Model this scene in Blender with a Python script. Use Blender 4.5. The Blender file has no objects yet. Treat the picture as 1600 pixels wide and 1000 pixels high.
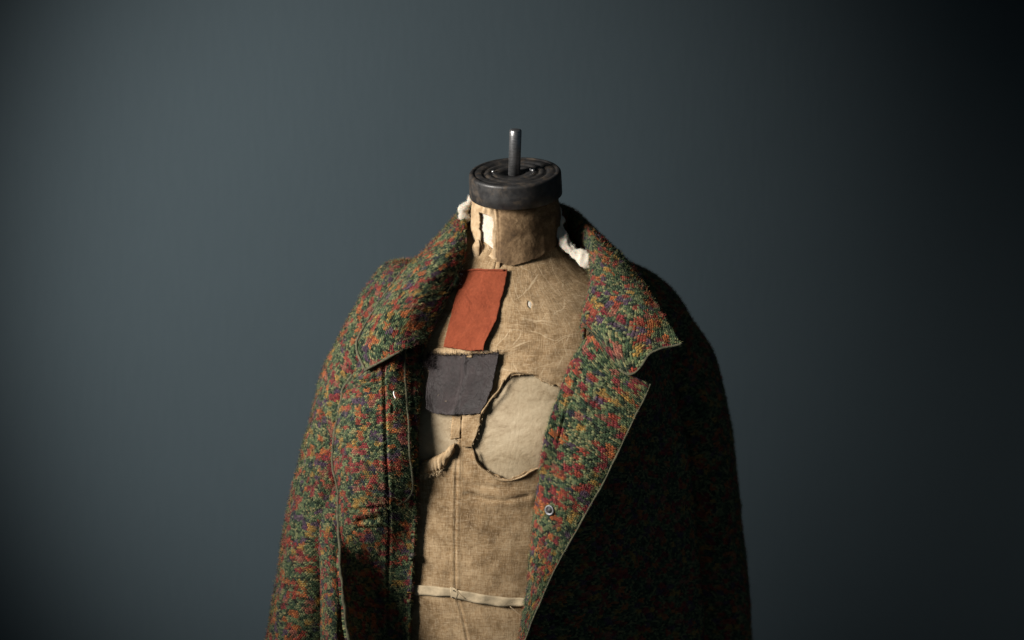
import bpy, math, random
import numpy as np
from mathutils import Vector, Matrix, Quaternion
from mathutils.bvhtree import BVHTree

random.seed(7)
RNG = np.random.default_rng(11)
SC = bpy.context.scene
COL = SC.collection

# ------------------------------------------------------------------ camera
PITCH = math.radians(7.0)
DIST = 2.83
LENS = 85.0
FWD = np.array([0, math.cos(PITCH), -math.sin(PITCH)])
UPV = np.array([0, math.sin(PITCH), math.cos(PITCH)])
CAMP = -DIST * FWD
cam_d = bpy.data.cameras.new('camera')
cam = bpy.data.objects.new('camera', cam_d)
COL.objects.link(cam)
cam.location = CAMP
cam.rotation_euler = (math.pi / 2 - PITCH, 0, 0)
cam_d.lens = LENS
cam_d.sensor_width = 36.0
cam_d.clip_end = 50
cam_d.dof.use_dof = True
cam_d.dof.focus_distance = DIST - 0.11
cam_d.dof.aperture_fstop = 4.0
SC.camera = cam

# ------------------------------------------------------------------ world and lamp
w = bpy.data.worlds.new('World')
SC.world = w
w.use_nodes = True
bg = w.node_tree.nodes['Background']
bg.inputs[0].default_value = (0.60, 0.84, 1.0, 1)
bg.inputs[1].default_value = 0.052

def area_lamp(name, loc, target, sx, sy, power, color, spread):
    d = bpy.data.lights.new(name, 'AREA')
    d.shape = 'RECTANGLE'
    d.size = sx; d.size_y = sy
    d.energy = power
    d.color = color
    d.spread = math.radians(spread)
    o = bpy.data.objects.new(name, d)
    COL.objects.link(o)
    o.location = loc
    o.rotation_euler = (Vector(target) - Vector(loc)).to_track_quat('-Z', 'Y').to_euler()
    return o

area_lamp('key_softbox', (-1.20, -0.70, 0.42), (-0.04, -0.10, -0.02), 0.46, 0.62, 4.2, (1.0, 0.95, 0.88), 42)
def spot_lamp(name, loc, target, power, color, size, blend, radius):
    d = bpy.data.lights.new(name, 'SPOT')
    d.energy = power; d.color = color; d.spot_size = math.radians(size); d.spot_blend = blend; d.shadow_soft_size = radius
    o = bpy.data.objects.new(name, d); COL.objects.link(o)
    o.location = loc
    o.rotation_euler = (Vector(target) - Vector(loc)).to_track_quat('-Z', 'Y').to_euler()
    return o
bgl = spot_lamp('background_lamp', (-1.70, -0.70, 0.45), (-0.26, 1.20, -0.05), 600, (1.0, 0.97, 0.93), 33, 1.0, 0.15)
bgl.rotation_euler = (bgl.rotation_euler.to_quaternion() @ Quaternion((0, 0, 1), math.radians(-8))).to_euler()
bgl.scale = (1.0, 1.5, 1.0)

SC.view_settings.view_transform = 'Standard'
SC.view_settings.look = 'None'
SC.view_settings.exposure = 0.0
SC.view_settings.gamma = 1.0
SC.render.engine = 'CYCLES'
SC.cycles.max_bounces = 6

# ------------------------------------------------------------------ pixel measurements -> points at a stated depth
KX = 36.0 / LENS / 1600.0
def P(px, py, Y):
    d = FWD + np.array([1, 0, 0]) * ((px - 800) * KX) + UPV * ((500 - py) * KX)
    t = (Y - CAMP[1]) / d[1]
    return CAMP + d * t

def project(v):
    r = v - CAMP
    dep = r @ FWD
    return 800 + (r[..., 0] / dep) / KX, 500 - ((r @ UPV) / dep) / KX

# ------------------------------------------------------------------ numpy helpers
def _hash(ix, iy, iz, seed):
    n = (ix * 374761393 + iy * 668265263 + iz * 2147483647 + seed * 974634777) & 0xffffffff
    n = ((n ^ (n >> 13)) * 1274126177) & 0xffffffff
    n = n ^ (n >> 16)
    return (n & 0xffff) / 65535.0

def vnoise(p, scale, seed=0):
    q = np.asarray(p) * scale
    i = np.floor(q).astype(np.int64)
    f = q - i
    f = f * f * (3 - 2 * f)
    out = 0
    for dx in (0, 1):
        for dy in (0, 1):
            for dz in (0, 1):
                wgt = ((f[..., 0] if dx else 1 - f[..., 0]) * (f[..., 1] if dy else 1 - f[..., 1])
                       * (f[..., 2] if dz else 1 - f[..., 2]))
                out = out + wgt * _hash(i[..., 0] + dx, i[..., 1] + dy, i[..., 2] + dz, seed)
    return out * 2 - 1

def hermite(ctrl, tq):
    """ctrl (N, M, 3) interpolated along axis 0; chord length parameter; returns points and the parameter in metres"""
    n = len(ctrl)
    d = np.linalg.norm(np.diff(ctrl, axis=0), axis=2).mean(axis=1)
    t = np.concatenate([[0], np.cumsum(np.maximum(d, 1e-5))])
    h = np.diff(t)
    s = np.diff(ctrl, axis=0) / h[:, None, None]
    m = np.empty_like(ctrl)
    m[0] = s[0]; m[-1] = s[-1]
    for k in range(1, n - 1):
        m[k] = (s[k - 1] * h[k] + s[k] * h[k - 1]) / (h[k] + h[k - 1])
    x = tq * t[-1]
    k = np.clip(np.searchsorted(t, x, side='right') - 1, 0, n - 2)
    u = ((x - t[k]) / h[k])[:, None, None]
    hk = h[k][:, None, None]
    p = ((2 * u ** 3 - 3 * u ** 2 + 1) * ctrl[k] + (u ** 3 - 2 * u ** 2 + u) * hk * m[k]
         + (-2 * u ** 3 + 3 * u ** 2) * ctrl[k + 1] + (u ** 3 - u ** 2) * hk * m[k + 1])
    return p, x

def loft(ctrl, res=0.002):
    c = np.array(ctrl, float)
    lu = np.linalg.norm(np.diff(c, axis=0), axis=2).sum(axis=0).max()
    lv = np.linalg.norm(np.diff(c, axis=1), axis=2).sum(axis=1).max()
    nu = max(8, int(lu / res)); nv = max(6, int(lv / res))
    a, tu = hermite(c, np.linspace(0, 1, nu))
    b, tv = hermite(a.transpose(1, 0, 2), np.linspace(0, 1, nv))
    g = b.transpose(1, 0, 2)
    uv = np.zeros(g.shape)
    uv[..., 0] = tv[None, :]
    uv[..., 1] = -tu[:, None]
    return g, uv

def normals(g):
    du = np.gradient(g, axis=0); dv = np.gradient(g, axis=1)
    n = np.cross(du, dv)
    return n / np.maximum(np.linalg.norm(n, axis=2, keepdims=True), 1e-9)

def poly_dist(px, py, pl):
    """distance in photograph pixels to a polyline"""
    best = np.full(px.shape, 1e9)
    for (x0, y0), (x1, y1) in zip(pl[:-1], pl[1:]):
        dx, dy = x1 - x0, y1 - y0
        t = np.clip(((px - x0) * dx + (py - y0) * dy) / (dx * dx + dy * dy + 1e-9), 0, 1)
        best = np.minimum(best, np.hypot(px - x0 - t * dx, py - y0 - t * dy))
    return best

def inside(px, py, poly):
    r = np.zeros(px.shape, bool)
    n = len(poly)
    for i in range(n):
        x0, y0 = poly[i]; x1, y1 = poly[(i + 1) % n]
        if y0 == y1:
            continue
        c = ((y0 > py) != (y1 > py)) & (px < (x1 - x0) * (py - y0) / (y1 - y0) + x0)
        r ^= c
    return r

# ------------------------------------------------------------------ object helpers
def new_mesh_obj(name, verts, faces, mat, parent=None, smooth=True, guv=None):
    me = bpy.data.meshes.new(name)
    verts = np.asarray(verts, np.float32)
    if isinstance(faces, np.ndarray):
        k = faces.shape[1]
        me.vertices.add(len(verts)); me.vertices.foreach_set('co', verts.ravel())
        me.loops.add(faces.size); me.loops.foreach_set('vertex_index', faces.ravel().astype(np.int32))
        me.polygons.add(len(faces))
        me.polygons.foreach_set('loop_start', np.arange(0, faces.size, k, dtype=np.int32))
        me.update(calc_edges=True)
    else:
        me.from_pydata(verts.tolist(), [], faces)
    me.validate()
    if smooth:
        me.polygons.foreach_set('use_smooth', np.ones(len(me.polygons), bool))
    if guv is not None:
        a = me.attributes.new('guv', 'FLOAT_VECTOR', 'POINT')
        a.data.foreach_set('vector', np.asarray(guv, np.float32).ravel())
    me.materials.append(mat)
    o = bpy.data.objects.new(name, me)
    COL.objects.link(o)
    if parent is not None:
        o.parent = parent
    return o

def grid_faces(nu, nv, flip=False, keep=None):
    i = np.arange(nu * nv).reshape(nu, nv)
    f = np.stack([i[:-1, :-1], i[1:, :-1], i[1:, 1:], i[:-1, 1:]], axis=2)
    if flip:
        f = f[..., ::-1]
    f = f.reshape(-1, 4)
    return f if keep is None else f[keep.reshape(-1)]

def solidify(o, th, offset=-1.0):
    m = o.modifiers.new('thickness', 'SOLIDIFY')
    m.thickness = th; m.offset = offset; m.use_even_offset = False
    return o

def empty(name, loc, label, cat):
    o = bpy.data.objects.new(name, None)
    COL.objects.link(o)
    o.location = loc
    o['label'] = label; o['category'] = cat
    return o

def tube(name, pts, rad, mat, parent, sides=8, guv=None, closed=False):
    pts = np.asarray(pts, float)
    n = len(pts)
    rad = np.broadcast_to(np.asarray(rad, float), (n,))
    tg = np.gradient(pts, axis=0)
    tg /= np.maximum(np.linalg.norm(tg, axis=1, keepdims=True), 1e-9)
    ref = np.array([0.13, -1, 0.21]); ref /= np.linalg.norm(ref)
    a = np.cross(tg, ref); a /= np.maximum(np.linalg.norm(a, axis=1, keepdims=True), 1e-9)
    b = np.cross(tg, a)
    th = np.linspace(0, 2 * math.pi, sides, endpoint=False)
    v = pts[:, None] + rad[:, None, None] * (a[:, None] * np.cos(th)[None, :, None] + b[:, None] * np.sin(th)[None, :, None])
    f = []
    for i in range(n - 1):
        for j in range(sides):
            k = (j + 1) % sides
            f.append((i * sides + j, i * sides + k, (i + 1) * sides + k, (i + 1) * sides + j))
    f.append(tuple(range(sides))[::-1]); f.append(tuple((n - 1) * sides + j for j in range(sides)))
    g = None
    if guv is not None:
        L = np.concatenate([[0], np.cumsum(np.linalg.norm(np.diff(pts, axis=0), axis=1))])
        g = np.zeros((n, sides, 3)); g[..., 1] = L[:, None]; g[..., 0] = th[None] * 0.002
        g = g.reshape(-1, 3) + guv
    return new_mesh_obj(name, v.reshape(-1, 3), f, mat, parent, guv=g)

def resample(pts, step):
    pts = np.asarray(pts, float)
    d = np.concatenate([[0], np.cumsum(np.linalg.norm(np.diff(pts, axis=0), axis=1))])
    n = max(2, int(d[-1] / step) + 1)
    q = np.linspace(0, d[-1], n)
    return np.stack([np.interp(q, d, pts[:, k]) for k in range(pts.shape[1])], axis=1)

def smooth_path(pts, step=0.003):
    p, _ = hermite(np.array(pts, float)[:, None, :], np.linspace(0, 1, 60))
    return resample(p[:, 0], step)

def fibres(name, roots, dirs, lens, width, mat, parent, guv=None):
    """thin two-segment fibres, one mesh"""
    n = len(roots)
    rnd = RNG.normal(size=(n, 3))
    side = np.cross(dirs, rnd); side /= np.maximum(np.linalg.norm(side, axis=1, keepdims=True), 1e-9)
    bend = np.cross(dirs, side) * RNG.uniform(-0.7, 0.7, (n, 1))
    L = lens[:, None]
    w_ = np.broadcast_to(np.asarray(width, float), (n,))[:, None] * 0.5
    mid = roots + dirs * L * 0.55
    tip = roots + (dirs + bend) * L
    v = np.stack([roots - side * w_, roots + side * w_, mid + side * w_ * 0.8, mid - side * w_ * 0.8, tip], axis=1)
    me = bpy.data.meshes.new(name)
    me.vertices.add(n * 5); me.vertices.foreach_set('co', v.reshape(-1).astype(np.float32))
    base = (np.arange(n) * 5)[:, None]
    tri = np.concatenate([base + np.array([[0, 1, 2]]), base + np.array([[0, 2, 3]]), base + np.array([[3, 2, 4]])]).astype(np.int32)
    me.loops.add(tri.size); me.loops.foreach_set('vertex_index', tri.ravel())
    me.polygons.add(len(tri)); me.polygons.foreach_set('loop_start', np.arange(0, tri.size, 3, dtype=np.int32))
    me.update(calc_edges=True)
    if guv is not None:
        a = me.attributes.new('guv', 'FLOAT_VECTOR', 'POINT')
        a.data.foreach_set('vector', np.repeat(guv, 5, axis=0).astype(np.float32).ravel())
    me.materials.append(mat)
    o = bpy.data.objects.new(name, me); COL.objects.link(o)
    o.parent = parent
    o['kind'] = 'stuff'
    return o

# ------------------------------------------------------------------ material helpers
class N:
    def __init__(s, name):
        s.m = bpy.data.materials.new(name); s.m.use_nodes = True
        s.t = s.m.node_tree; s.t.nodes.clear()
        s.out = s.t.nodes.new('ShaderNodeOutputMaterial')
        s.b = s.t.nodes.new('ShaderNodeBsdfPrincipled')
        s.t.links.new(s.b.outputs[0], s.out.inputs[0])
    def _in(s, sock, v):
        if v is None:
            return
        if hasattr(v, 'is_output') or isinstance(v, bpy.types.NodeSocket):
            s.t.links.new(v, sock)
        else:
            if sock.type == 'RGBA' and len(v) == 3:
                v = (*v, 1)
            sock.default_value = v
    def math(s, op, a, b=None, c=None, clamp=False):
        n = s.t.nodes.new('ShaderNodeMath'); n.operation = op; n.use_clamp = clamp
        for k, v in enumerate((a, b, c)):
            if v is not None: s._in(n.inputs[k], v)
        return n.outputs[0]
    def vmath(s, op, a, b=None, scale=None):
        n = s.t.nodes.new('ShaderNodeVectorMath'); n.operation = op
        s._in(n.inputs[0], a)
        if b is not None: s._in(n.inputs[1], b)
        if scale is not None: s._in(n.inputs['Scale'], scale)
        return n.outputs[0]
    def noise(s, vec, scale, detail=2, rough=0.5, dist=0.0, color=False):
        n = s.t.nodes.new('ShaderNodeTexNoise')
        s._in(n.inputs['Vector'], vec)
        n.inputs['Scale'].default_value = scale; n.inputs['Detail'].default_value = detail
        n.inputs['Roughness'].default_value = rough; n.inputs['Distortion'].default_value = dist
        return n.outputs['Color' if color else 'Fac']
    def wave(s, vec, scale, dist, detail=2, dscale=1, typ='BANDS', dirn='X', prof='SIN'):
        n = s.t.nodes.new('ShaderNodeTexWave'); n.wave_type = typ; n.wave_profile = prof
        if typ == 'BANDS': n.bands_direction = dirn
        else: n.rings_direction = dirn
        s._in(n.inputs['Vector'], vec)
        n.inputs['Scale'].default_value = scale; n.inputs['Distortion'].default_value = dist
        n.inputs['Detail'].default_value = detail; n.inputs['Detail Scale'].default_value = dscale
        return n.outputs['Fac']
    def voronoi(s, vec, scale, feature='F1', out='Distance', rnd=1.0):
        n = s.t.nodes.new('ShaderNodeTexVoronoi'); n.feature = feature
        s._in(n.inputs['Vector'], vec); n.inputs['Scale'].default_value = scale
        n.inputs['Randomness'].default_value = rnd
        return n.outputs[out]
    def ramp(s, fac, stops, interp='LINEAR'):
        n = s.t.nodes.new('ShaderNodeValToRGB'); e = n.color_ramp; e.interpolation = interp
        while len(e.elements) < len(stops): e.elements.new(0.5)
        for el, (p, c) in zip(e.elements, stops):
            el.position = p; el.color = (*c, 1) if len(c) == 3 else c
        s._in(n.inputs[0], fac)
        return n.outputs[0]
    def maprange(s, v, a, b, c=0.0, d=1.0):
        n = s.t.nodes.new('ShaderNodeMapRange'); n.interpolation_type = 'SMOOTHSTEP'
        s._in(n.inputs[0], v)
        for k, q in enumerate((a, b, c, d)): n.inputs[k + 1].default_value = q
        return n.outputs[0]
    def mix(s, fac, a, b, blend='MIX'):
        n = s.t.nodes.new('ShaderNodeMix'); n.data_type = 'RGBA'; n.blend_type = blend
        s._in(n.inputs[0], fac); s._in(n.inputs[6], a); s._in(n.inputs[7], b)
        return n.outputs[2]
    def sep(s, v):
        n = s.t.nodes.new('ShaderNodeSeparateXYZ'); s._in(n.inputs[0], v); return n.outputs
    def comb(s, x, y, z=0.0):
        n = s.t.nodes.new('ShaderNodeCombineXYZ')
        for k, v in enumerate((x, y, z)): s._in(n.inputs[k], v)
        return n.outputs[0]
    def attr(s, name):
        n = s.t.nodes.new('ShaderNodeAttribute'); n.attribute_name = name; return n.outputs['Vector']
    def obj(s):
        return s.t.nodes.new('ShaderNodeTexCoord').outputs['Object']
    def bump(s, h, strength, dist, normal=None):
        n = s.t.nodes.new('ShaderNodeBump'); s._in(n.inputs['Height'], h)
        n.inputs['Strength'].default_value = strength; n.inputs['Distance'].default_value = dist
        if normal is not None: s._in(n.inputs['Normal'], normal)
        return n.outputs[0]
    def set(s, color=None, rough=None, spec=None, metal=None, normal=None, sheen=None, sss=None):
        if color is not None: s._in(s.b.inputs['Base Color'], color)
        if rough is not None: s._in(s.b.inputs['Roughness'], rough)
        if spec is not None: s._in(s.b.inputs['Specular IOR Level'], spec)
        if metal is not None: s._in(s.b.inputs['Metallic'], metal)
        if normal is not None: s._in(s.b.inputs['Normal'], normal)
        if sheen is not None:
            s.b.inputs['Sheen Weight'].default_value = sheen; s.b.inputs['Sheen Roughness'].default_value = 0.6
        if sss is not None:
            s.b.inputs['Subsurface Weight'].default_value = sss; s.b.inputs['Subsurface Scale'].default_value = 0.004
        return s.m

def mat_wool(name, gain=1.0, bump=True):
    n = N(name)
    uv = n.attr('guv')
    wn = n.vmath('SUBTRACT', n.noise(uv, 240, 2, 0.6, color=True), (0.5, 0.5, 0.5))
    wn2 = n.vmath('SUBTRACT', n.noise(uv, 26, 1, color=True), (0.5, 0.5, 0.5))
    uv1 = n.vmath('ADD', n.vmath('ADD', uv, n.vmath('SCALE', wn, scale=0.0024)), n.vmath('SCALE', wn2, scale=0.011))
    g = lambda c: tuple(v * gain for v in c)
    # single knitted loops
    SU, SV = 0.0026, 0.0021
    p = n.sep(uv1)
    v = n.math('DIVIDE', p[1], SV); row = n.math('FLOOR', v)
    u = n.math('ADD', n.math('DIVIDE', p[0], SU), n.math('MULTIPLY', row, 0.5)); cell = n.math('FLOOR', u)
    fx = n.math('SUBTRACT', n.math('FRACT', u), 0.5); fy = n.math('SUBTRACT', n.math('FRACT', v), 0.5)
    loop = n.math('SUBTRACT', 1.0, n.math('MULTIPLY', n.math('ADD', n.math('MULTIPLY', fx, fx), n.math('MULTIPLY', fy, fy)), 3.2))
    wl = n.t.nodes.new('ShaderNodeTexWhiteNoise'); wl.noise_dimensions = '3D'
    n._in(wl.inputs['Vector'], n.comb(cell, row, 0.0))
    rl = wl.outputs[0]
    cu = n.math('MULTIPLY', n.math('SUBTRACT', n.math('ADD', cell, 0.5), n.math('MULTIPLY', row, 0.5)), SU)
    cv = n.math('MULTIPLY', n.math('ADD', row, 0.5), SV)
    jit = n.vmath('SCALE', n.vmath('SUBTRACT', wl.outputs[1], (0.5, 0.5, 0.5)), scale=0.0030)
    cen = n.vmath('ADD', n.comb(cu, cv, 0.0), jit)
    base = n.ramp(n.math('ADD', n.math('MULTIPLY', rl, 0.55), n.math('MULTIPLY', n.noise(cen, 60, 2, 0.6), 0.45)),
                  [(0.24, g((.011, .020, .013))), (0.36, g((.025, .052, .027))), (0.48, g((.048, .084, .040))),
                   (0.60, g((.092, .125, .056))), (0.72, g((.155, .160, .078))), (0.80, g((.20, .165, .075)))])
    def layer(su, sv, seed, thr, stops, soft):
        q = n.sep(n.vmath('ADD', cen, (seed * 0.37, seed * 0.73, 0)))
        v2 = n.math('DIVIDE', q[1], sv); r2 = n.math('FLOOR', v2)
        wr = n.t.nodes.new('ShaderNodeTexWhiteNoise'); wr.noise_dimensions = '1D'
        n._in(wr.inputs['W'], n.math('ADD', r2, seed * 3.1))
        u2 = n.math('ADD', n.math('DIVIDE', q[0], su), n.math('MULTIPLY', wr.outputs[0], 3.0))
        wc = n.t.nodes.new('ShaderNodeTexWhiteNoise'); wc.noise_dimensions = '3D'
        n._in(wc.inputs['Vector'], n.comb(n.math('FLOOR', u2), r2, seed * 1.7))
        ex = n.math('ABSOLUTE', n.math('SUBTRACT', n.math('FRACT', u2), 0.5)); ey = n.math('ABSOLUTE', n.math('SUBTRACT', n.math('FRACT', v2), 0.5))
        m = n.maprange(n.math('MAXIMUM', ex, ey), 0.50, 0.34)
        on = n.math('GREATER_THAN', wc.outputs[0], thr)
        return n.math('MULTIPLY', n.math('MULTIPLY', m, on), soft), n.ramp(wc.outputs[0], stops, 'CONSTANT')
    red, orange, must, purple = g((.27, .040, .025)), g((.36, .100, .030)), g((.31, .175, .042)), g((.072, .036, .072))
    crim, rose, navy = g((.20, .020, .028)), g((.26, .085, .060)), g((.020, .022, .045))
    m1, c1 = layer(0.0092, 0.0072, 1.0, 0.63, [(0, red), (.71, orange), (.77, crim), (.86, must), (.90, purple), (.95, rose)], 0.92)
    m2, c2 = layer(0.0070, 0.0058, 5.0, 0.82, [(0, purple), (.85, red), (.91, orange), (.945, navy), (.975, must)], 0.85)
    col = n.mix(m2, base, c2)
    col = n.mix(m1, col, c1)
    # every loop takes the dye a little differently; stray pale and dark hairs cross it
    col = n.mix(1.0, col, n.ramp(wl.outputs[0], [(0.0, (.50, .50, .50)), (0.5, (.95, .95, .95)), (1.0, (1.25, 1.22, 1.15))]), 'MULTIPLY')
    hair = n.noise(n.vmath('MULTIPLY', uv1, (1.0, 0.40, 1.0)), 900, 2, 0.7)
    col = n.mix(n.maprange(hair, 0.55, 0.74, 0, 0.50), col, g((.18, .18, .105)))
    col = n.mix(n.maprange(hair, 0.45, 0.30, 0, 0.60), col, g((.010, .016, .013)))
    nor = None
    if bump:
        h = n.math('ADD', loop, n.math('ADD', n.math('MULTIPLY', hair, 1.4), n.math('MULTIPLY', rl, 0.9)))
        nor = n.bump(h, 1.0, 0.0011)
    return n.set(col, 0.95, 0.06, normal=nor, sheen=0.06)

def mat_plain(name, col, rough=0.9, spec=0.2, metal=0.0, nscale=60, namp=0.25, bscale=600, bstr=0.3, sheen=None, sss=None):
    n = N(name)
    o = n.obj()
    f = n.noise(o, nscale, 4, 0.6)
    c = n.ramp(f, [(0.3, tuple(v * (1 - namp) for v in col)), (0.7, tuple(min(1, v * (1 + namp)) for v in col))])
    return n.set(c, rough, spec, metal, n.bump(n.noise(o, bscale, 3, 0.6), bstr, 0.0008), sheen, sss)

def weave(n, vec, freq, jitter=3.0):
    a = n.wave(vec, freq, jitter, 2, 1.2, dirn='X')
    b = n.wave(vec, freq, jitter, 2, 1.2, dirn='Z')
    return a, b

def mat_linen():
    n = N('aged_linen')
    o = n.attr('guv')   # (arc length, 0, height)
    a, b = weave(n, o, 330, 2.6)
    th = n.noise(n.vmath('MULTIPLY', o, (1, 1, 0.14)), 1000, 2, 0.7)
    tv = n.noise(n.vmath('MULTIPLY', o, (0.14, 1, 1)), 1000, 2, 0.7)
    thread = n.math('ADD', th, tv)
    th2 = n.math('ADD', n.noise(n.vmath('MULTIPLY', o, (1, 1, 0.10)), 520, 2, 0.6), n.noise(n.vmath('MULTIPLY', o, (0.10, 1, 1)), 520, 2, 0.6))
    blot = n.noise(o, 13, 5, 0.62, 0.6)
    fineb = n.noise(o, 55, 4, 0.65)
    base = n.ramp(n.math('ADD', n.math('MULTIPLY', blot, 0.6), n.math('MULTIPLY', fineb, 0.4)),
                  [(0.37, (.130, .078, .036)), (0.46, (.245, .158, .080)), (0.54, (.345, .236, .130)), (0.66, (.45, .325, .192))])
    # a grimy right flank and upper chest: old handling dirt with its own blotchy outline
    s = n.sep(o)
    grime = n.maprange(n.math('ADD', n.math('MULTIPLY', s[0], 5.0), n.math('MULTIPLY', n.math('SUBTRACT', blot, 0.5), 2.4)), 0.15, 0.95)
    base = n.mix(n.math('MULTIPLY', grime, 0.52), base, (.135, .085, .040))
    stain = n.maprange(n.noise(n.vmath('ADD', o, (3.3, 0, 1.7)), 8.5, 6, 0.68, 1.2), 0.54, 0.66, 0, 0.5)
    base = n.mix(stain, base, (.120, .074, .034))
    base = n.mix(n.maprange(thread, 0.92, 1.28, 0, 0.45), base, (.50, .395, .265))
    base = n.mix(n.maprange(thread, 0.96, 0.68, 0, 0.50), base, (.105, .066, .034))
    # pale scuffs and scratches in several directions, thickest over the chest
    chest = n.maprange(s[2], -0.14, 0.0, 0.25, 1.0)
    for k, (ang, fr, lo) in enumerate(((0.5, 330, .625), (-0.35, 300, .63), (1.15, 360, .63), (-1.2, 280, .64))):
        ca, sa = math.cos(ang), math.sin(ang)
        wob = n.vmath('ADD', o, n.vmath('SCALE', n.noise(n.vmath('ADD', o, (k * 1.3, 0, 0)), 22, 2, color=True), scale=0.02))
        ws = n.sep(wob)
        xr = n.math('ADD', n.math('MULTIPLY', ws[0], ca), n.math('MULTIPLY', ws[2], sa))
        zr = n.math('SUBTRACT', n.math('MULTIPLY', ws[2], ca), n.math('MULTIPLY', ws[0], sa))
        sn = n.noise(n.comb(n.math('MULTIPLY', xr, 0.045), float(k), zr), fr, 2, 0.6)
        base = n.mix(n.math('MULTIPLY', n.math('MULTIPLY', n.maprange(sn, lo, lo + .06), chest), 0.46), base, (.56, .44, .29))
    base = n.mix(n.maprange(th2, 0.98, 0.74, 0, 0.34), base, (.095, .058, .028))
    base = n.mix(n.maprange(th2, 1.04, 1.30, 0, 0.30), base, (.52, .40, .26))
    h = n.math('ADD', n.math('MULTIPLY', n.math('ADD', a, b), 0.35), n.math('MULTIPLY', thread, 0.8))
    nor = n.bump(n.noise(o, 70, 4, 0.6), 0.35, 0.003)
    nor = n.bump(h, 0.55, 0.0009, nor)
    return n.set(base, 0.92, 0.12, normal=nor)

def mat_neckhide():
    n = N('aged_neck_paper')
    o = n.attr('guv')
    blot = n.noise(o, 26, 5, 0.66, 0.8)
    fine = n.noise(o, 170, 4, 0.7)
    s = n.sep(o)
    # the piece right of the seam is a different, darker and more worn piece of stuff
    right = n.maprange(s[0], -0.0240, -0.0225)
    light = n.ramp(n.math('ADD', n.math('MULTIPLY', blot, .5), n.math('MULTIPLY', fine, .5)), [(0.36, (.26, .165, .085)), (0.5, (.40, .285, .17)), (0.66, (.50, .385, .25))])
    dark = n.ramp(n.math('ADD', n.math('MULTIPLY', blot, .62), n.math('MULTIPLY', fine, .38)), [(0.36, (.055, .034, .018)), (0.48, (.125, .078, .040)), (0.58, (.215, .142, .077)), (0.70, (.36, .26, .155))])
    c = n.mix(right, light, dark)
    nor = n.bump(n.noise(o, 60, 5, 0.65), 0.5, 0.004)
    nor = n.bump(fine, 0.4, 0.001, nor)
    return n.set(c, 0.82, 0.2, normal=nor)

def mat_wood():
    n = N('pale_wood')
    o = n.attr('guv')
    ctr = n.vmath('SUBTRACT', o, (0.083, 0, -0.118))
    q = n.vmath('MULTIPLY', n.vmath('ADD', ctr, n.vmath('SCALE', n.vmath('SUBTRACT', n.noise(o, 18, 2, 0.5, color=True), (0.5, 0.5, 0.5)), scale=0.085)), (1.0, 0.0, 0.72))
    d = n.t.nodes.new('ShaderNodeVectorMath'); d.operation = 'LENGTH'; n._in(d.inputs[0], q)
    ring = n.math('SINE', n.math('MULTIPLY', d.outputs['Value'], 950.0))
    ring = n.maprange(ring, -0.2, 1.0)
    gr = n.noise(n.vmath('MULTIPLY', o, (1, 1, 0.1)), 260, 3, 0.6)
    blot = n.math('ADD', n.math('MULTIPLY', n.noise(o, 24, 5, 0.65, 0.7), 0.72), n.math('MULTIPLY', n.noise(o, 210, 3, 0.7), 0.28))
    c = n.ramp(blot, [(0.34, (.190, .136, .075)), (0.46, (.295, .228, .142)), (0.56, (.34, .270, .175)), (0.70, (.415, .338, .230))])
    c = n.mix(n.math('MULTIPLY', ring, n.maprange(n.noise(o, 26, 2), 0.48, 0.68, 0.0, 0.16)), c, (.15, .105, .060))
    c = n.mix(n.maprange(gr, 0.55, 0.75, 0, 0.25), c, (.19, .14, .085))
    nor = n.bump(n.math('ADD', n.math('MULTIPLY', ring, -0.03), n.noise(o, 55, 5, 0.65)), 0.55, 0.0030)
    return n.set(c, 0.62, 0.3, normal=nor)

def mat_cap():
    n = N('blackened_iron')
    o = n.obj()
    f = n.noise(o, 75, 5, 0.68)
    c = n.ramp(f, [(0.35, (.012, .012, .013)), (0.52, (.024, .022, .021)), (0.62, (.055, .043, .033)), (0.75, (.085, .066, .05))])
    r = n.maprange(n.noise(o, 120, 3), 0.3, 0.7, 0.40, 0.66)
    return n.set(c, r, 0.5, 0.0, n.bump(n.noise(o, 320, 3, 0.6), 0.12, 0.001))

def mat_steel():
    n = N('brushed_steel')
    o = n.obj()
    f = n.noise(n.vmath('MULTIPLY', o, (0.3, 0.3, 3.0)), 400, 3, 0.6)
    c = n.ramp(f, [(0.3, (.22, .22, .225)), (0.7, (.52, .52, .53))])
    return n.set(c, 0.38, 0.5, 0.9, n.bump(f, 0.2, 0.0006))

def mat_swatch(name, lo, hi, rough, spec, sheen, freq=420, anis=False):
    n = N(name)
    o = n.attr('guv')
    a, b = weave(n, o, freq, 1.2)
    f = n.noise(o, 40, 4, 0.6)
    c = n.ramp(f, [(0.32, lo), (0.7, hi)])
    fl = n.noise(o, 750, 2, 0.7)
    c = n.mix(n.maprange(fl, 0.35, 0.7, 0, 0.25), c, hi)
    c = n.mix(n.maprange(n.noise(o, 330, 3, 0.7), 0.40, 0.70, 0, 0.30), c, tuple(v * 1.5 for v in hi))
    nor = n.bump(n.noise(o, 38, 4, 0.6, 0.8), 0.6, 0.005)
    nor = n.bump(n.math('ADD', n.math('ADD', a, b), n.noise(o, 900, 2)), 0.4, 0.0006, nor)
    return n.set(c, rough, spec, normal=nor, sheen=sheen)

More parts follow.
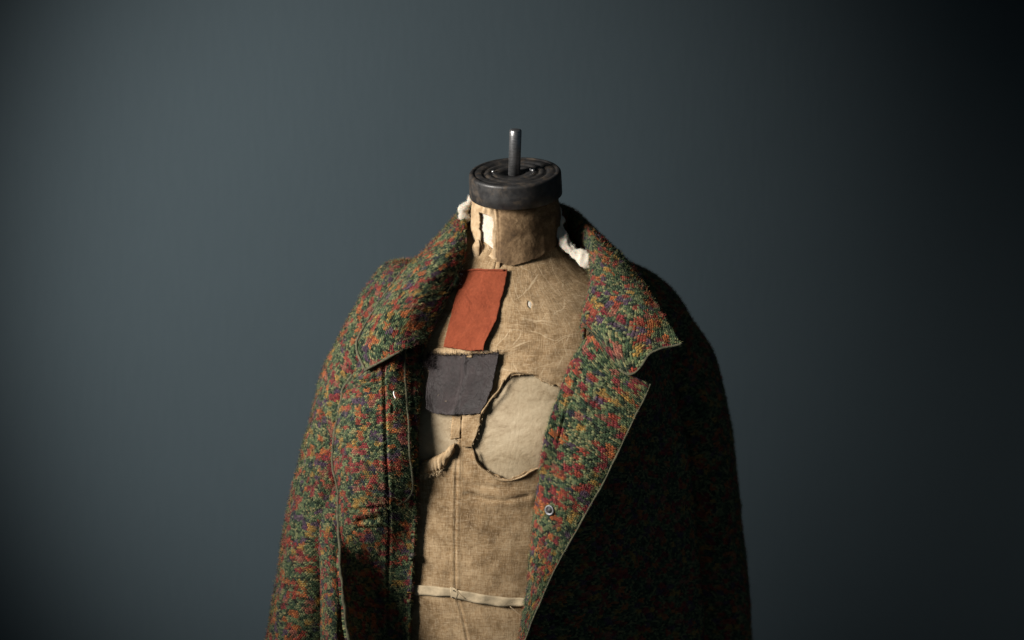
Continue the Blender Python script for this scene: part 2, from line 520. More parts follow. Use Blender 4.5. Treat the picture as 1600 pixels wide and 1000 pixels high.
def mat_wall():
    n = N('painted_wall')
    o = n.obj()
    f = n.noise(o, 2.2, 5, 0.55)
    c = n.ramp(f, [(0.3, (.0196, .0294, .0345)), (0.7, (.0214, .0320, .0375))])
    sp = n.noise(o, 300, 2)
    c = n.mix(n.maprange(sp, 0.72, 0.82, 0, 0.15), c, (.042, .050, .054))
    st = n.noise(n.vmath('MULTIPLY', o, (1, 1, 0.12)), 130, 3, 0.6)
    c = n.mix(n.maprange(st, 0.35, 0.7, 0, 0.07), c, (.034, .045, .050))
    nor = n.bump(n.math('ADD', st, n.noise(o, 170, 4, 0.6)), 0.35, 0.0016)
    return n.set(c, 0.85, 0.25, normal=nor)

M_WOOL = mat_wool('boucle_wool', 0.95)
M_FUZZ = mat_wool('wool_fibre', 1.2, bump=False)
M_PIPE = mat_plain('piping_cord', (.078, .074, .044), 0.9, 0.1, nscale=220, namp=0.45, bscale=1400, bstr=0.6, sheen=0.1)
M_LINEN = mat_linen()
M_NECK = mat_neckhide()
M_WOOD = mat_wood()
M_CAP = mat_cap()
M_STEEL = mat_steel()
M_RED = mat_swatch('terracotta_cotton', (.165, .0335, .0135), (.220, .050, .021), 0.85, 0.12, 0.04)
M_BLACK = mat_swatch('charcoal_satin', (.012, .0088, .0090), (.033, .0240, .0242), 0.46, 0.32, 0.0)
M_BATT = mat_plain('cotton_batting', (.50, .455, .385), 1.0, 0.05, nscale=120, namp=0.12, bscale=380, bstr=0.7, sss=0.3)
M_TAPE = mat_plain('woven_tape', (.42, .335, .22), 0.9, 0.1, nscale=70, namp=0.35, bscale=1100, bstr=0.4)
M_THREAD = mat_plain('linen_thread', (.52, .40, .255), 0.9, 0.1)
M_WTHREAD = mat_plain('white_thread', (.85, .83, .78), 0.8, 0.1)
M_DTHREAD = mat_plain('dark_thread', (.02, .018, .02), 0.8, 0.1)
M_SNAP = mat_plain('snap_metal', (.19, .19, .20), 0.55, 0.5, metal=0.85, namp=0.1)
M_WALL = mat_wall()

# ------------------------------------------------------------------ wall
wall = new_mesh_obj('wall', [(-4, 1.20, -1.6), (4, 1.20, -1.6), (4, 1.20, 2.4), (-4, 1.20, 2.4)], [(0, 1, 2, 3)], M_WALL, smooth=False)
wall['kind'] = 'structure'

# ================================================================== dress form
FORM = empty('dress_form', (0, 0, -0.62), 'worn tailor\'s dress form in torn brown linen wearing the open coat', 'dress form')
PHI = math.radians(17)
ORG = np.array([0, 0, -0.62])     # parts are built in world space and carried by their thing
def own(o, thing):
    o.parent = thing
    o.matrix_parent_inverse = Matrix.Translation(thing.location).inverted()
    return o

#        z      a      b      cx      cy     k
RINGS = [(.130, .040, .040, .004, .012, .35), (.100, .052, .050, .004, .010, .35), (.082, .062, .057, .002, .008, .35),
         (.066, .090, .066, -.001, .006, .30), (.045, .128, .078, -.005, .003, .25), (.010, .160, .094, -.010, .000, .15),
         (-.05, .170, .108, -.017, -.002, .05), (-.12, .165, .113, -.022, -.002, 0), (-.20, .150, .108, -.025, -.002, 0),
         (-.30, .134, .101, -.027, -.002, 0), (-.40, .140, .104, -.027, -.002, 0), (-.50, .162, .115, -.027, -.002, 0), (-.60, .166, .12, -.027, 0, 0)]
RA = np.array(RINGS)[::-1]
def torso_pt(th, z, off=0.0):
    a, b, cx, cy, k = (np.interp(z, RA[:, 0], RA[:, i]) for i in range(1, 6))
    e = 0.93
    sx = np.sign(np.sin(th)) * np.abs(np.sin(th)) ** e
    sy = np.sign(np.cos(th)) * np.abs(np.cos(th)) ** e
    bump = 0
    for t0, amp in ((0.62, .020), (-0.62, .020)):
        bump = bump + amp * np.exp(-((th - t0) / .42) ** 2 - ((z + .122) / .055) ** 2)
    lx = a * sx + (bump + off) * np.sin(th)
    ly = -b * sy - (bump + off) * np.cos(th)
    x = lx * math.cos(PHI) + ly * math.sin(PHI)
    y = -lx * math.sin(PHI) + ly * math.cos(PHI)
    return np.stack([cx + x, cy + y, z + k * y], axis=-1)

# smooth the ring table so that the lofted body has no creases
_z = np.linspace(RA[0, 0], RA[-1, 0], 220)
_t = np.stack([_z] + [np.interp(_z, RA[:, 0], RA[:, i]) for i in range(1, 6)], axis=1)
for _ in range(60):
    _t[1:-1, 1:] = 0.25 * _t[:-2, 1:] + 0.5 * _t[1:-1, 1:] + 0.25 * _t[2:, 1:]
RA = _t

def torso_grid(nth, nz, off, z0=-.60, z1=.125):
    # dense in front
    s = np.linspace(-1, 1, nth)
    th = math.pi * (0.45 * s + 0.55 * s ** 3)
    z = np.linspace(z1, z0, nz)
    T, Z = np.meshgrid(th, z)
    return torso_pt(T, Z, off), T, Z

g, T, Z = torso_grid(150, 170, 0.0)
uvw = np.stack([T * 0.125, np.zeros_like(T), Z], axis=-1)
fc = grid_faces(*g.shape[:2])
body = new_mesh_obj('wooden_body', g.reshape(-1, 3), fc, M_WOOD, guv=uvw.reshape(-1, 3))
own(body, FORM)
body['label'] = 'pale carved wood showing through the torn linen'
gc, Tc, Zc = torso_grid(150, 170, 0.003)
BVH = BVHTree.FromPolygons([tuple(v) for v in gc.reshape(-1, 3)], [tuple(f) for f in fc.tolist()])
def hit(px, py, lift=0.0, bvh=None):
    d = FWD + np.array([1, 0, 0]) * ((px - 800) * KX) + UPV * ((500 - py) * KX)
    d = d / np.linalg.norm(d)
    loc, nor, idx, dist = (bvh or BVH).ray_cast(Vector(CAMP), Vector(d))
    if loc is None:
        return P(px, py, -0.05)
    nn = np.array(nor)
    if nn @ d > 0: nn = -nn
    return np.array(loc) + nn * lift
def hits(pts, lift=0.0):
    return np.array([hit(a, b, lift) for a, b in pts])

def TY(px, py):
    return float(hit(px, py)[1])

# ---- linen cover with torn holes
HOLE_R = [(797, 586), (818, 585), (835, 586), (846, 594), (854, 598), (862, 602), (875, 604), (930, 606), (935, 715), (860, 724), (836, 731),
          (816, 740), (800, 747), (782, 746), (766, 738), (749, 724), (740, 707), (737, 697), (744, 684), (749, 668), (753, 649), (765, 629), (782, 608), (789, 594)]
HOLE_L = [(600, 586), (655, 580), (666, 575), (674, 590), (700, 632), (707, 648), (705.5, 685), (719, 688), (713, 694), (704, 705), (690, 714), (672, 719), (655, 727), (645, 738), (600, 742)]
SPOT = [(823, 472), (828, 471), (832, 475), (830, 482), (825, 482)]
def jag(poly, seed, amp=1.4, step=3.0):
    p = np.array(poly + [poly[0]], float)
    p = resample(p, step)
    q = np.concatenate([p * 0.11, np.zeros((len(p), 1))], axis=1)
    p[:, 0] += amp * (vnoise(q, 1.6, seed) + 0.6 * vnoise(q, 4.1, seed + 1))
    p[:, 1] += amp * (vnoise(q, 1.6, seed + 2) + 0.6 * vnoise(q, 4.1, seed + 3))
    return [tuple(v) for v in p]
HOLE_R = jag(HOLE_R, 3, 2.2); HOLE_L = jag(HOLE_L, 9, 2.2); SPOT = jag(SPOT, 14, 0.7, 1.5)

def cut_cover(g, uvw, holes, flip, name, mat, th, lift_amp=0.0026):
    px, py = project(g)
    nrm = normals(g)
    if flip: nrm = -nrm
    facing = ((CAMP - g) * nrm).sum(-1) > 0
    dist = np.full(px.shape, 99.0)
    for h in holes:
        near = facing & (px > min(a for a, b in h) - 25) & (px < max(a for a, b in h) + 25) & (py > min(b for a, b in h) - 25) & (py < max(b for a, b in h) + 25)
        dd = poly_dist(px[near], py[near], h + [h[0]])
        cur = dist[near]; dist[near] = np.minimum(cur, dd)
    lift = lift_amp * np.exp(-dist / 4.0) * (0.6 + 0.9 * vnoise(g, 60, 5))
    fold = 0.0011 * vnoise(g * np.array([1, 1, 2.0]), 24, 3) + 0.0005 * vnoise(g, 90, 8)
    g = g + nrm * (lift + fold)[..., None]
    cx = 0.25 * (px[:-1, :-1] + px[1:, :-1] + px[1:, 1:] + px[:-1, 1:])
    cy = 0.25 * (py[:-1, :-1] + py[1:, :-1] + py[1:, 1:] + py[:-1, 1:])
    cut = np.zeros(cx.shape, bool)
    fcg = facing[:-1, :-1]
    for h in holes:
        bb = fcg & (cx > min(a for a, b in h)) & (cx < max(a for a, b in h)) & (cy > min(b for a, b in h)) & (cy < max(b for a, b in h))
        r = np.zeros(cx.shape, bool); r[bb] = inside(cx[bb], cy[bb], h)
        cut |= r
    f = grid_faces(*g.shape[:2], flip=flip, keep=~cut)
    v = g.reshape(-1, 3).copy()
    # ease the saw-tooth of the cut
    e = np.sort(np.concatenate([f[:, [0, 1]], f[:, [1, 2]], f[:, [2, 3]], f[:, [3, 0]]]), axis=1)
    key = e[:, 0].astype(np.int64) * len(v) + e[:, 1]
    uq, cnt = np.unique(key, return_counts=True)
    be = uq[cnt == 1]
    ea, eb = be // len(v), be % len(v)
    for _ in range(3):
        acc = np.zeros_like(v); c = np.zeros(len(v))
        np.add.at(acc, ea, v[eb]); np.add.at(acc, eb, v[ea]); np.add.at(c, ea, 1); np.add.at(c, eb, 1)
        m = c == 2
        v[m] = 0.5 * v[m] + 0.5 * acc[m] / c[m][:, None]
    used = np.unique(f)
    re = np.full(len(v), -1); re[used] = np.arange(len(used))
    o = new_mesh_obj(name, v[used], re[f], mat, guv=uvw.reshape(-1, 3)[used])
    solidify(o, th)
    return o

g, T, Z = torso_grid(420, 460, 0.0034, z0=-.585, z1=.112)
uvw = np.stack([T * 0.125, np.zeros_like(T), Z], axis=-1)
# gathered creases and the sewn centre seam
px, py = project(g)
seam = [(776, 408), (742, 540), (716, 648), (713, 740), (711, 850), (712, 925), (722, 960), (733, 1010)]
crease1 = [(728, 772), (760, 781), (790, 782), (825, 775)]
crease2 = [(731, 757), (770, 762), (800, 760)]
nr = normals(g)
if ((CAMP - g) * nr).sum(-1)[200, 210] < 0: nr = -nr
front = ((CAMP - g) * nr).sum(-1) > 0
dz = np.zeros(px.shape)
ds = poly_dist(px, py, seam)
dz += np.where(front, -0.0010 * np.exp(-(ds / 1.1) ** 2) + 0.0006 * np.exp(-((ds - 4.0) / 3.0) ** 2), 0)
for cr, amp in ((crease1, .0011), (crease2, .0006)):
    dd = poly_dist(px, py, cr)
    dz += np.where(front, -amp * np.exp(-(dd / 3.2) ** 2) + amp * 0.6 * np.exp(-((dd - 8) / 5.0) ** 2), 0)
g = g + nr * dz[..., None]
flipc = (normals(g) * nr).sum() < 0
cover = cut_cover(g, uvw, [HOLE_R, HOLE_L, SPOT], flipc, 'linen_cover', M_LINEN, 0.0013)
own(cover, FORM); cover['label'] = 'brown aged linen cover torn open over both breasts'
COVER_G = g

# paint-white chip where the linen is pierced
chip = hits(SPOT, 0.0008)
o = new_mesh_obj('white_chip', np.concatenate([chip, chip.mean(0, keepdims=True) + np.array([[0, -.0008, 0]])]),
                 [(i, (i + 1) % len(chip), len(chip)) for i in range(len(chip))], M_BATT, smooth=False)
own(o, FORM)

def threads(name, polys, mat, n, lmin, lmax, lift=0.003, width=0.00035, spread=0.9, thing=FORM):
    pts = []
    for pl in polys:
        pts.append(resample(np.array(pl, float), 0.4))
    pts = np.concatenate(pts)
    idx = RNG.integers(0, len(pts), n)
    roots = np.array([hit(pts[i, 0] + RNG.normal() * 0.5, pts[i, 1] + RNG.normal() * 0.5, lift) for i in idx])
    d = RNG.normal(size=(n, 3)) * np.array([1, 0.45, 1]) + np.array([0.0, -0.25, -0.15])
    d /= np.linalg.norm(d, axis=1, keepdims=True)
    o = fibres(name, roots, d * spread, RNG.uniform(lmin, lmax, n), width, mat, None)
    own(o, thing)
    return o
vis = lambda h: [p for p in h if 640 < p[0] < 880]
threads('frayed_threads', [vis(HOLE_R), vis(HOLE_L)], M_THREAD, 420, 0.001, 0.0045)

# rolled torn hem that lies under each hole
def rolled(name, pts, rad, mat, lift=0.004, seed=1):
    w_ = smooth_path(hits(pts, lift), 0.0025)
    r = rad * (1 + 0.45 * vnoise(w_, 110, seed))
    r = r * np.interp(np.linspace(0, 1, len(r)), [0, .06, .94, 1], [.25, 1, 1, .25])
    w_ = w_ + 0.0012 * np.stack([vnoise(w_, 90, seed + k) for k in range(3)], axis=1)
    o = tube(name, w_, r, mat, None, 9, guv=np.array([0.05, 0, seed * 0.1]))
    own(o, FORM)
    return o
rolled('torn_edge', [(739, 702), (746, 722), (762, 736), (780, 747), (797, 749), (815, 742), (838, 731)], 0.0013, M_LINEN, 0.0035, 4)
rolled('torn_edge', [(790, 596), (797, 586), (816, 584), (834, 585)], 0.0009, M_LINEN, 0.0035, 6)
rolled('torn_edge', [(754, 648), (766, 629), (782, 608), (790, 596)], 0.0011, M_LINEN, 0.0045, 7)

# curled flap of linen under the left hole
top = [(650, 733), (660, 722), (675, 715), (690, 707), (702, 697), (711, 690)]
bot = [(651, 745), (664, 739), (678, 739), (692, 731), (704, 716), (713, 700)]
rows = []
for k, (lift, f) in enumerate(((.002, 0.0), (.0055, .10), (.0075, .45), (.0065, .8), (.0035, 1.0))):
    rows.append([hit(a[0] + (b[0] - a[0]) * f, a[1] + (b[1] - a[1]) * f, lift) for a, b in zip(top, bot)])
g, uv = loft(rows, 0.0011)
nr = normals(g); s = np.sign(((CAMP - g) * nr).sum())
ph = np.cumsum(np.ones(g.shape[:2]), axis=1) * 0.0011
g = g + (nr * s) * (0.0018 * vnoise(np.stack([ph * 420, np.cumsum(np.ones(g.shape[:2]), axis=0) * 0.06, ph * 0], -1), 1.0, 4)[..., None] * np.linspace(1, .3, g.shape[1])[None, :, None] + 0.0012 * vnoise(g, 150, 4)[..., None])
o = new_mesh_obj('curled_flap', g.reshape(-1, 3), grid_faces(*g.shape[:2], flip=s < 0), M_LINEN, guv=(uv[..., [0, 2, 1]]).reshape(-1, 3) + np.array([-.1, 0, 0.02]))
solidify(o, 0.0012); own(o, FORM); o['label'] = 'curled frayed flap of torn linen'
threads('frayed_threads', [bot[:4], [(649, 735), (651, 746)]], M_THREAD, 160, 0.003, 0.008, 0.006, 0.0005)

# the two strips of linen left between the holes
def strip_patch(name, quad, mat, lift, res=0.0014, th=0.0010, wav=0.0006, guvoff=(0, 0, 0), rag=0.9):
    """quad: four polylines top (l->r), bottom (l->r), left (t->b), right (t->b) in photo pixels laid on the form"""
    top, bot, left, right = [resample(np.array(q, float), 1e9) if len(q) < 2 else np.array(q, float) for q in quad]
    n = 26
    def rs(p, m):
        d = np.concatenate([[0], np.cumsum(np.hypot(*np.diff(p, axis=0).T))]); q = np.linspace(0, d[-1], m)
        return np.stack([np.interp(q, d, p[:, k]) for k in (0, 1)], axis=1)
    wpx = np.hypot(*(top[-1] - top[0])); hpx = np.hypot(*(left[-1] - left[0]))
    nu = max(6, int(hpx * 0.00075 / res)); nv = max(6, int(wpx * 0.00075 / res))
    T_, B_, L_, R_ = rs(top, nv), rs(bot, nv), rs(left, nu), rs(right, nu)
    s_ = np.linspace(0, 1, nv)[None, :, None]; t_ = np.linspace(0, 1, nu)[:, None, None]
    C_ = ((1 - t_) * T_[None] + t_ * B_[None] + (1 - s_) * L_[:, None] + s_ * R_[:, None]
          - ((1 - s_) * (1 - t_) * T_[0] + s_ * (1 - t_) * T_[-1] + (1 - s_) * t_ * B_[0] + s_ * t_ * B_[-1]))
    q3 = np.concatenate([C_ * 0.1, np.zeros((nu, nv, 1)) + wpx], axis=2)
    C_ = C_ + rag * np.stack([vnoise(q3, 2.2, 31) + .5 * vnoise(q3, 6, 33), vnoise(q3, 2.2, 32) + .5 * vnoise(q3, 6, 34)], -1)
    g = np.array([[hit(C_[i, j, 0], C_[i, j, 1]) for j in range(nv)] for i in range(nu)])
    nr = normals(g)
    sgn = np.sign(((CAMP - g) * nr).sum()); nr = nr * sgn
    sm = np.broadcast_to(s_, (nu, nv, 1))[..., 0]; tm = np.broadcast_to(t_, (nu, nv, 1))[..., 0]
    l = lift if not callable(lift) else lift(sm, tm)
    g = g + nr * (l + wav * vnoise(g, 45, 2) + wav * 0.6 * vnoise(g, 120, 6))[..., None]
    uv = np.zeros(g.shape)
    uv[..., 0] = sm * wpx * 0.00075; uv[..., 2] = -tm * hpx * 0.00075
    o = new_mesh_obj(name, g.reshape(-1, 3), grid_faces(nu, nv, flip=sgn < 0), mat, guv=uv.reshape(-1, 3) + np.array(guvoff))
    solidify(o, th)
    return own(o, FORM), g

strip_patch('linen_strip', ([(708, 640), (722, 640)], [(705, 686), (720, 684)], [(708, 640), (707, 660), (705, 686)], [(722, 640), (722, 660), (720, 684)]), M_LINEN, 0.003, guvoff=(-.06, 0, -.1))
o, SEAM_G = strip_patch('linen_strip', ([(723, 640), (754, 640)], [(722, 697), (738, 698)], [(723, 640), (723, 670), (722, 697)], [(754, 640), (751, 665), (744, 684), (738, 698)]), M_LINEN, 0.0036, guvoff=(-.03, 0, -.12))

# ---- swatches glued to the chest
def lift_red(s, t):
    return 0.0034 + 0.005 * np.clip(s - 0.72, 0, 1) ** 1.5 * (0.25 + 0.9 * t) * 2.0 + 0.0016 * np.sin(t * 5 + s * 3) * s * t
red, RG = strip_patch('terracotta_swatch', ([(722, 426), (745, 422), (770, 423), (793.5, 423)], [(694.5, 543), (715, 546), (736, 549), (757, 549)],
                      [(722, 426), (717, 447), (708, 487), (701, 515), (694.5, 543)], [(793.5, 423), (790, 446), (784, 468), (777, 502), (767, 522), (760, 536), (757, 549)]),
                      M_RED, lift_red, 0.0012, 0.0009)
red['label'] = 'terracotta cotton swatch on the upper chest'
def lift_blk(s, t):
    return 0.0047 + 0.0055 * np.exp(-((s - 0.52) / 0.035) ** 2) * 0.25 + 0.006 * np.clip(0.16 - s, 0, 1) * 4 * t + 0.004 * np.clip(t - 0.9, 0, 1) * 6 * np.abs(np.sin(s * 9)) + 0.0013 * np.sin(s * 7 + t * 4)
blk, BG_ = strip_patch('charcoal_swatch', ([(671, 554), (700, 557), (730, 556), (760, 554), (782, 552)], [(668, 639), (681, 646), (700, 648), (726, 648), (752, 646)],
                      [(671, 554), (670, 566), (674, 582), (670, 608), (668, 639)], [(782, 552), (778, 570), (775, 585), (771, 607), (761, 630), (752, 646)]),
                      M_BLACK, lift_blk, 0.0012, 0.0009)
blk['label'] = 'charcoal satin swatch with frayed top edge below the terracotta one'
# rolled hem along the red swatch's top and its pale backing strip
o = tube('swatch_hem', smooth_path([RG[1, k] + np.array([0, -.0008, 0.0006]) for k in range(0, RG.shape[1], 8)], 0.002), 0.0012, M_RED, None, 7, guv=np.zeros(3)); own(o, FORM)
def edge_fray(name, line, mat, n, lmin, lmax, width, bias):
    k = RNG.integers(0, len(line), n)
    roots = line[k] + RNG.normal(size=(n, 3)) * 0.0006
    d = RNG.normal(size=(n, 3)) * 0.7 + np.array(bias); d /= np.linalg.norm(d, axis=1, keepdims=True)
    o = fibres(name, roots, d, RNG.uniform(lmin, lmax, n), width, mat, None, guv=np.zeros((n, 3))); own(o, FORM)
edge_fray('frayed_threads', RG[-1], M_RED, 90, .001, .0035, .00035, (0, -.3, -.8))
edge_fray('frayed_threads', RG[0], M_RED, 70, .001, .003, .0003, (0.1, -.3, .7))
edge_fray('frayed_threads', BG_[0], M_BLACK, 480, .002, .008, .00035, (0, -.5, .5))
edge_fray('frayed_threads', BG_[:14, :10].reshape(-1, 3), M_BLACK, 420, .003, .010, .00038, (-.8, -.6, -.1))
edge_fray('frayed_threads', BG_[-1], M_BLACK, 60, .001, .003, .0003, (0, -.2, -.7))
edge_fray('frayed_threads', RG[:16, :5].reshape(-1, 3), M_WTHREAD, 26, .003, .008, .0003, (-.9, -.3, .3))
o, _ = strip_patch('torn_linen_tab', ([(674, 548), (700, 545), (722, 548), (740, 552)], [(674, 556), (700, 558), (722, 560), (740, 560)], [(674, 548), (674, 556)], [(740, 552), (740, 560)]), M_LINEN, 0.0045, guvoff=(-.09, 0, -.05))

# ---- waist tape
def tape(pt, pb, n=60, seed=0):
    a = resample(np.array(pt, float), 2.0); b = resample(np.array(pb, float), 2.0)
    m = max(len(a), len(b)); q = np.linspace(0, 1, m)
    a = np.stack([np.interp(q, np.linspace(0, 1, len(a)), a[:, k]) for k in (0, 1)], 1)
    b = np.stack([np.interp(q, np.linspace(0, 1, len(b)), b[:, k]) for k in (0, 1)], 1)
    rows = []
    for f in (0, .2, .4, .6, .8, 1):
        rows.append([hit(*(a[i] * (1 - f) + b[i] * f), 0.0040 + 0.0007 * math.sin(i * .35 + f * 2)) for i in range(m)])
    g = np.array(rows)
    nr = normals(g); s = np.sign(((CAMP - g) * nr).sum())
    o = new_mesh_obj('waist_tape', g.reshape(-1, 3), grid_faces(*g.shape[:2], flip=s < 0), M_TAPE)
    solidify(o, 0.0010); own(o, FORM)
    return o
t1 = tape([(618, 911), (645, 912), (680, 915), (707, 918)], [(618, 926), (645, 928), (680, 930), (707, 931)])
t2 = tape([(714, 920), (735, 924), (770, 930), (800, 933), (835, 933)], [(715, 934), (735, 939), (765, 944), (790, 947), (835, 945)])
t1['label'] = t2['label'] = 'cream woven tape round the waist'
# folded tape ends and the stitches that hold them
o, _ = strip_patch('tape_fold', ([(705, 916), (713, 918)], [(706, 932), (716, 935)], [(705, 916), (706, 932)], [(713, 918), (718, 926), (716, 935)]), M_TAPE, 0.0046)
for a, b in (((711, 920), (712.5, 922)), ((709.5, 931), (712, 933))):
    tube_o = tube('stitch', resample(hits([a, b], 0.0060), 0.001), 0.0006 if a != (712, 924) else .0003, M_DTHREAD, None, 6); own(tube_o, FORM)
for pts in ([(797, 946), (805, 953), (815, 962)], [(652, 777), (657, 783), (661, 786)], [(715, 918), (720, 926), (728, 934)]):
    o = tube('loose_thread', smooth_path(hits(pts, 0.005), 0.002), 0.0004, M_THREAD, None, 5); own(o, FORM)

# ---- neck
NB = P(804, 425, 0.006); NT = P(805, 293, -0.006)
AX = (NT - NB) / np.linalg.norm(NT - NB)
NL = np.linalg.norm(NT - NB)
E1 = np.array([1, 0, 0]) - AX * AX[0]; E1 /= np.linalg.norm(E1)
E2 = np.cross(AX, E1)     # points away from the camera
def neck_r(s):
    return np.interp(s, [-.4, 0, .2, .45, .8, 1.1], [.066, .0555, .0515, .0508, .0508, .0500])
def neck_pt(th, s, off=0):
    r = neck_r(s) + off
    return NB + AX * (s * NL)[..., None] + E1 * (r * np.sin(th))[..., None] - E2 * (r * np.cos(th))[..., None]
# stuffing core
th = np.linspace(-math.pi, math.pi, 90); sv = np.linspace(1.02, -.25, 50)
T_, S_ = np.meshgrid(th, sv)
g = neck_pt(T_, S_, -0.005); g = g + 0.0016 * np.stack([vnoise(g, 90, k) for k in range(3)], -1)
core = new_mesh_obj('cotton_stuffing', g.reshape(-1, 3), grid_faces(*g.shape[:2]), M_BATT); own(core, FORM)
core['label'] = 'white cotton stuffing inside the neck'
# outer neck cover
th = np.linspace(-math.pi, math.pi, 330); sv = np.linspace(.97, -.12, 150)
T_, S_ = np.meshgrid(th, sv)
g = neck_pt(T_, S_, 0.0)
px, py = project(g)
NHOLE = jag([(748, 331), (755, 333), (763, 335), (769, 339), (770, 352), (768.5, 370), (770, 388), (766, 397), (761, 400), (755, 396), (753, 385), (748.5, 378), (750, 367), (747, 352), (749, 342)], 21, 1.0, 2)
front = np.abs(T_) < 1.75
bot_x = [725, 732, 735, 781, 783, 792, 800, 812, 825, 840, 855, 866, 873, 885]
bot_y = [372, 388, 416, 418, 407, 411, 414, 410, 405, 399, 389, 378, 350, 345]
edge = np.interp(px, bot_x, bot_y) + 1.3 * vnoise(np.stack([px * .1, px * 0, px * 0], -1), 1.7, 3)
below = front & (py > edge)
nrm = g - (NB + AX * (((g - NB) @ AX)[..., None])); nrm /= np.linalg.norm(nrm, axis=-1, keepdims=True)
rt = np.clip((px - 779) / 4, 0, 1) * front * np.clip((py - 312) / 30, 0, 1)
dseam = poly_dist(px, py, [(774, 316), (777, 340), (779, 375), (778, 412)])
dsm2 = poly_dist(px, py, [(768, 318), (769, 360), (770, 405)])
d = (0.0025 * rt + 0.0032 * rt * np.exp(-np.clip(edge - py, 0, 99) / 16.0)
     + front * (0.0012 * np.exp(-(dseam / 2.0) ** 2) - 0.0009 * np.exp(-((dseam - 3) / 1.2) ** 2) + 0.0005 * np.exp(-(dsm2 / 2.0) ** 2)))
pk = np.exp(-((px - 757) / 12) ** 2 - ((py - 328) / 7) ** 2) * front * np.clip((py - 316) / 6, 0, 1)
d = d + pk * (0.0022 + 0.0013 * np.sin((px - 740) * 0.75)) + 0.0007 * vnoise(g, 70, 3) + 0.0011 * vnoise(g * np.array([1, 1, .4]), 120, 12) * front * (1 - rt)
d = d * np.clip((py - 311) / 9, 0.0, 1)
g = g + nrm * d[..., None]
keep_f = ~(below[:-1, :-1])
fn = normals(g); flipn = (fn * nrm).sum() < 0
ctr_px = px[:-1, :-1]; ctr_py = py[:-1, :-1]
hole = inside(ctr_px, ctr_py, NHOLE) & front[:-1, :-1]
f = grid_faces(*g.shape[:2], flip=flipn, keep=keep_f & ~hole)
uvn = np.stack([T_ * .052, np.zeros_like(T_), S_ * NL], -1)
nk = new_mesh_obj('neck_cover', g.reshape(-1, 3), f, M_NECK, guv=uvn.reshape(-1, 3))
solidify(nk, 0.0011); own(nk, FORM); nk['label'] = 'stained brown neck cover with a slit and torn lower edge'
# tongue of stuff hanging from the slit's left lip
def neck_surface(px_, py_, off):
    best = np.argmin((px - px_) ** 2 + (py - py_) ** 2 + 1e6 * (~front))
    i, j = np.unravel_index(best, px.shape)
    return g[i, j] + nrm[i, j] * off
rows = [[neck_surface(a, y, .0025 + b) for a, b in ((743, 0), (746, .0035), (751, .003), (753, 0.001))] for y in (377, 384, 391, 398, 403)]
rows[0] = [neck_surface(a, 374, .001) for a in (746, 747, 748, 749)]
gg, uv = loft(rows, 0.0012)
s = np.sign(((CAMP - gg) * normals(gg)).sum())
o = new_mesh_obj('torn_tongue', gg.reshape(-1, 3), grid_faces(*gg.shape[:2], flip=s < 0), M_NECK, guv=uv[..., [0, 2, 1]].reshape(-1, 3) + np.array([-.04, 0, .03])); solidify(o, .001); own(o, FORM)

# batting that swells out at both sides of the neck
def batting(name, pts, rads, seed):
    path = smooth_path(pts, 0.002)
    q = np.linspace(0, 1, len(path)); r = np.interp(q, np.linspace(0, 1, len(rads)), rads)
    sides = 28
    tg = np.gradient(path, axis=0); tg /= np.linalg.norm(tg, axis=1, keepdims=True)
    a = np.cross(tg, [0.1, -1, 0.1]); a /= np.linalg.norm(a, axis=1, keepdims=True); b = np.cross(tg, a)
    th = np.linspace(0, 2 * math.pi, sides + 1)
    v = path[:, None] + r[:, None, None] * (a[:, None] * np.cos(th)[None, :, None] + 0.5 * b[:, None] * np.sin(th)[None, :, None])
    n_ = v - path[:, None]
    n_ /= np.maximum(np.linalg.norm(n_, axis=-1, keepdims=True), 1e-9)
    v = v + n_ * (0.0030 * vnoise(v, 85, seed) + 0.0018 * vnoise(v, 240, seed + 1) + 0.0008 * vnoise(v, 520, seed + 2))[..., None]
    v[:, -1] = v[:, 0]
    o = new_mesh_obj(name, v.reshape(-1, 3), grid_faces(*v.shape[:2]), M_BATT); own(o, FORM)
    k = RNG.integers(0, v.shape[0] * v.shape[1], 1600)
    roots = v.reshape(-1, 3)[k]; dd = n_.reshape(-1, 3)[k] + RNG.normal(size=(1600, 3)) * .8; dd /= np.linalg.norm(dd, axis=1, keepdims=True)
    f = fibres('cotton_fluff', roots, dd, RNG.uniform(.0008, .0030, 1600), .00013, M_BATT, o)
    o['label'] = 'white cotton batting bulging from the neck'
    return o
batting('cotton_batting', [P(739, 309, .0), P(731, 316, .004), P(724, 325, .006), P(726, 336, .006), P(733, 345, .008)], [.0015, .0036, .0048, .0045, .002], 3)
batting('cotton_batting', [P(872, 325, .004), P(873, 345, -.010), P(877, 366, -.022), P(888, 387, -.030), P(905, 399, -.036), P(922, 409, -.042), P(944, 421, -.046)], [.002, .004, .0065, .0075, .0070, .0080, .007], 8)

# ---- iron cap and pin
def lathe(name, prof, org, axis, e1, mat, seg=72):
    axis = axis / np.linalg.norm(axis)
    e1 = e1 - axis * (axis @ e1); e1 /= np.linalg.norm(e1); e2 = np.cross(axis, e1)
    th = np.linspace(0, 2 * math.pi, seg, endpoint=False)
    v = np.array([org + axis * h + r * (e1 * math.cos(t) + e2 * math.sin(t)) for r, h in prof for t in th])
    f = []
    for i in range(len(prof) - 1):
        for j in range(seg):
            k = (j + 1) % seg
            f.append((i * seg + j, i * seg + k, (i + 1) * seg + k, (i + 1) * seg + j))
    f.append(tuple(range(seg))[::-1]); f.append(tuple((len(prof) - 1) * seg + j for j in range(seg)))
    o = new_mesh_obj(name, v, f, mat); own(o, FORM)
    return o
CT = P(804.5, 267, -0.022)      # centre of the cap's top face
CA = np.array([-0.045, -0.27, 1.0]); CA /= np.linalg.norm(CA)
R = 0.0535
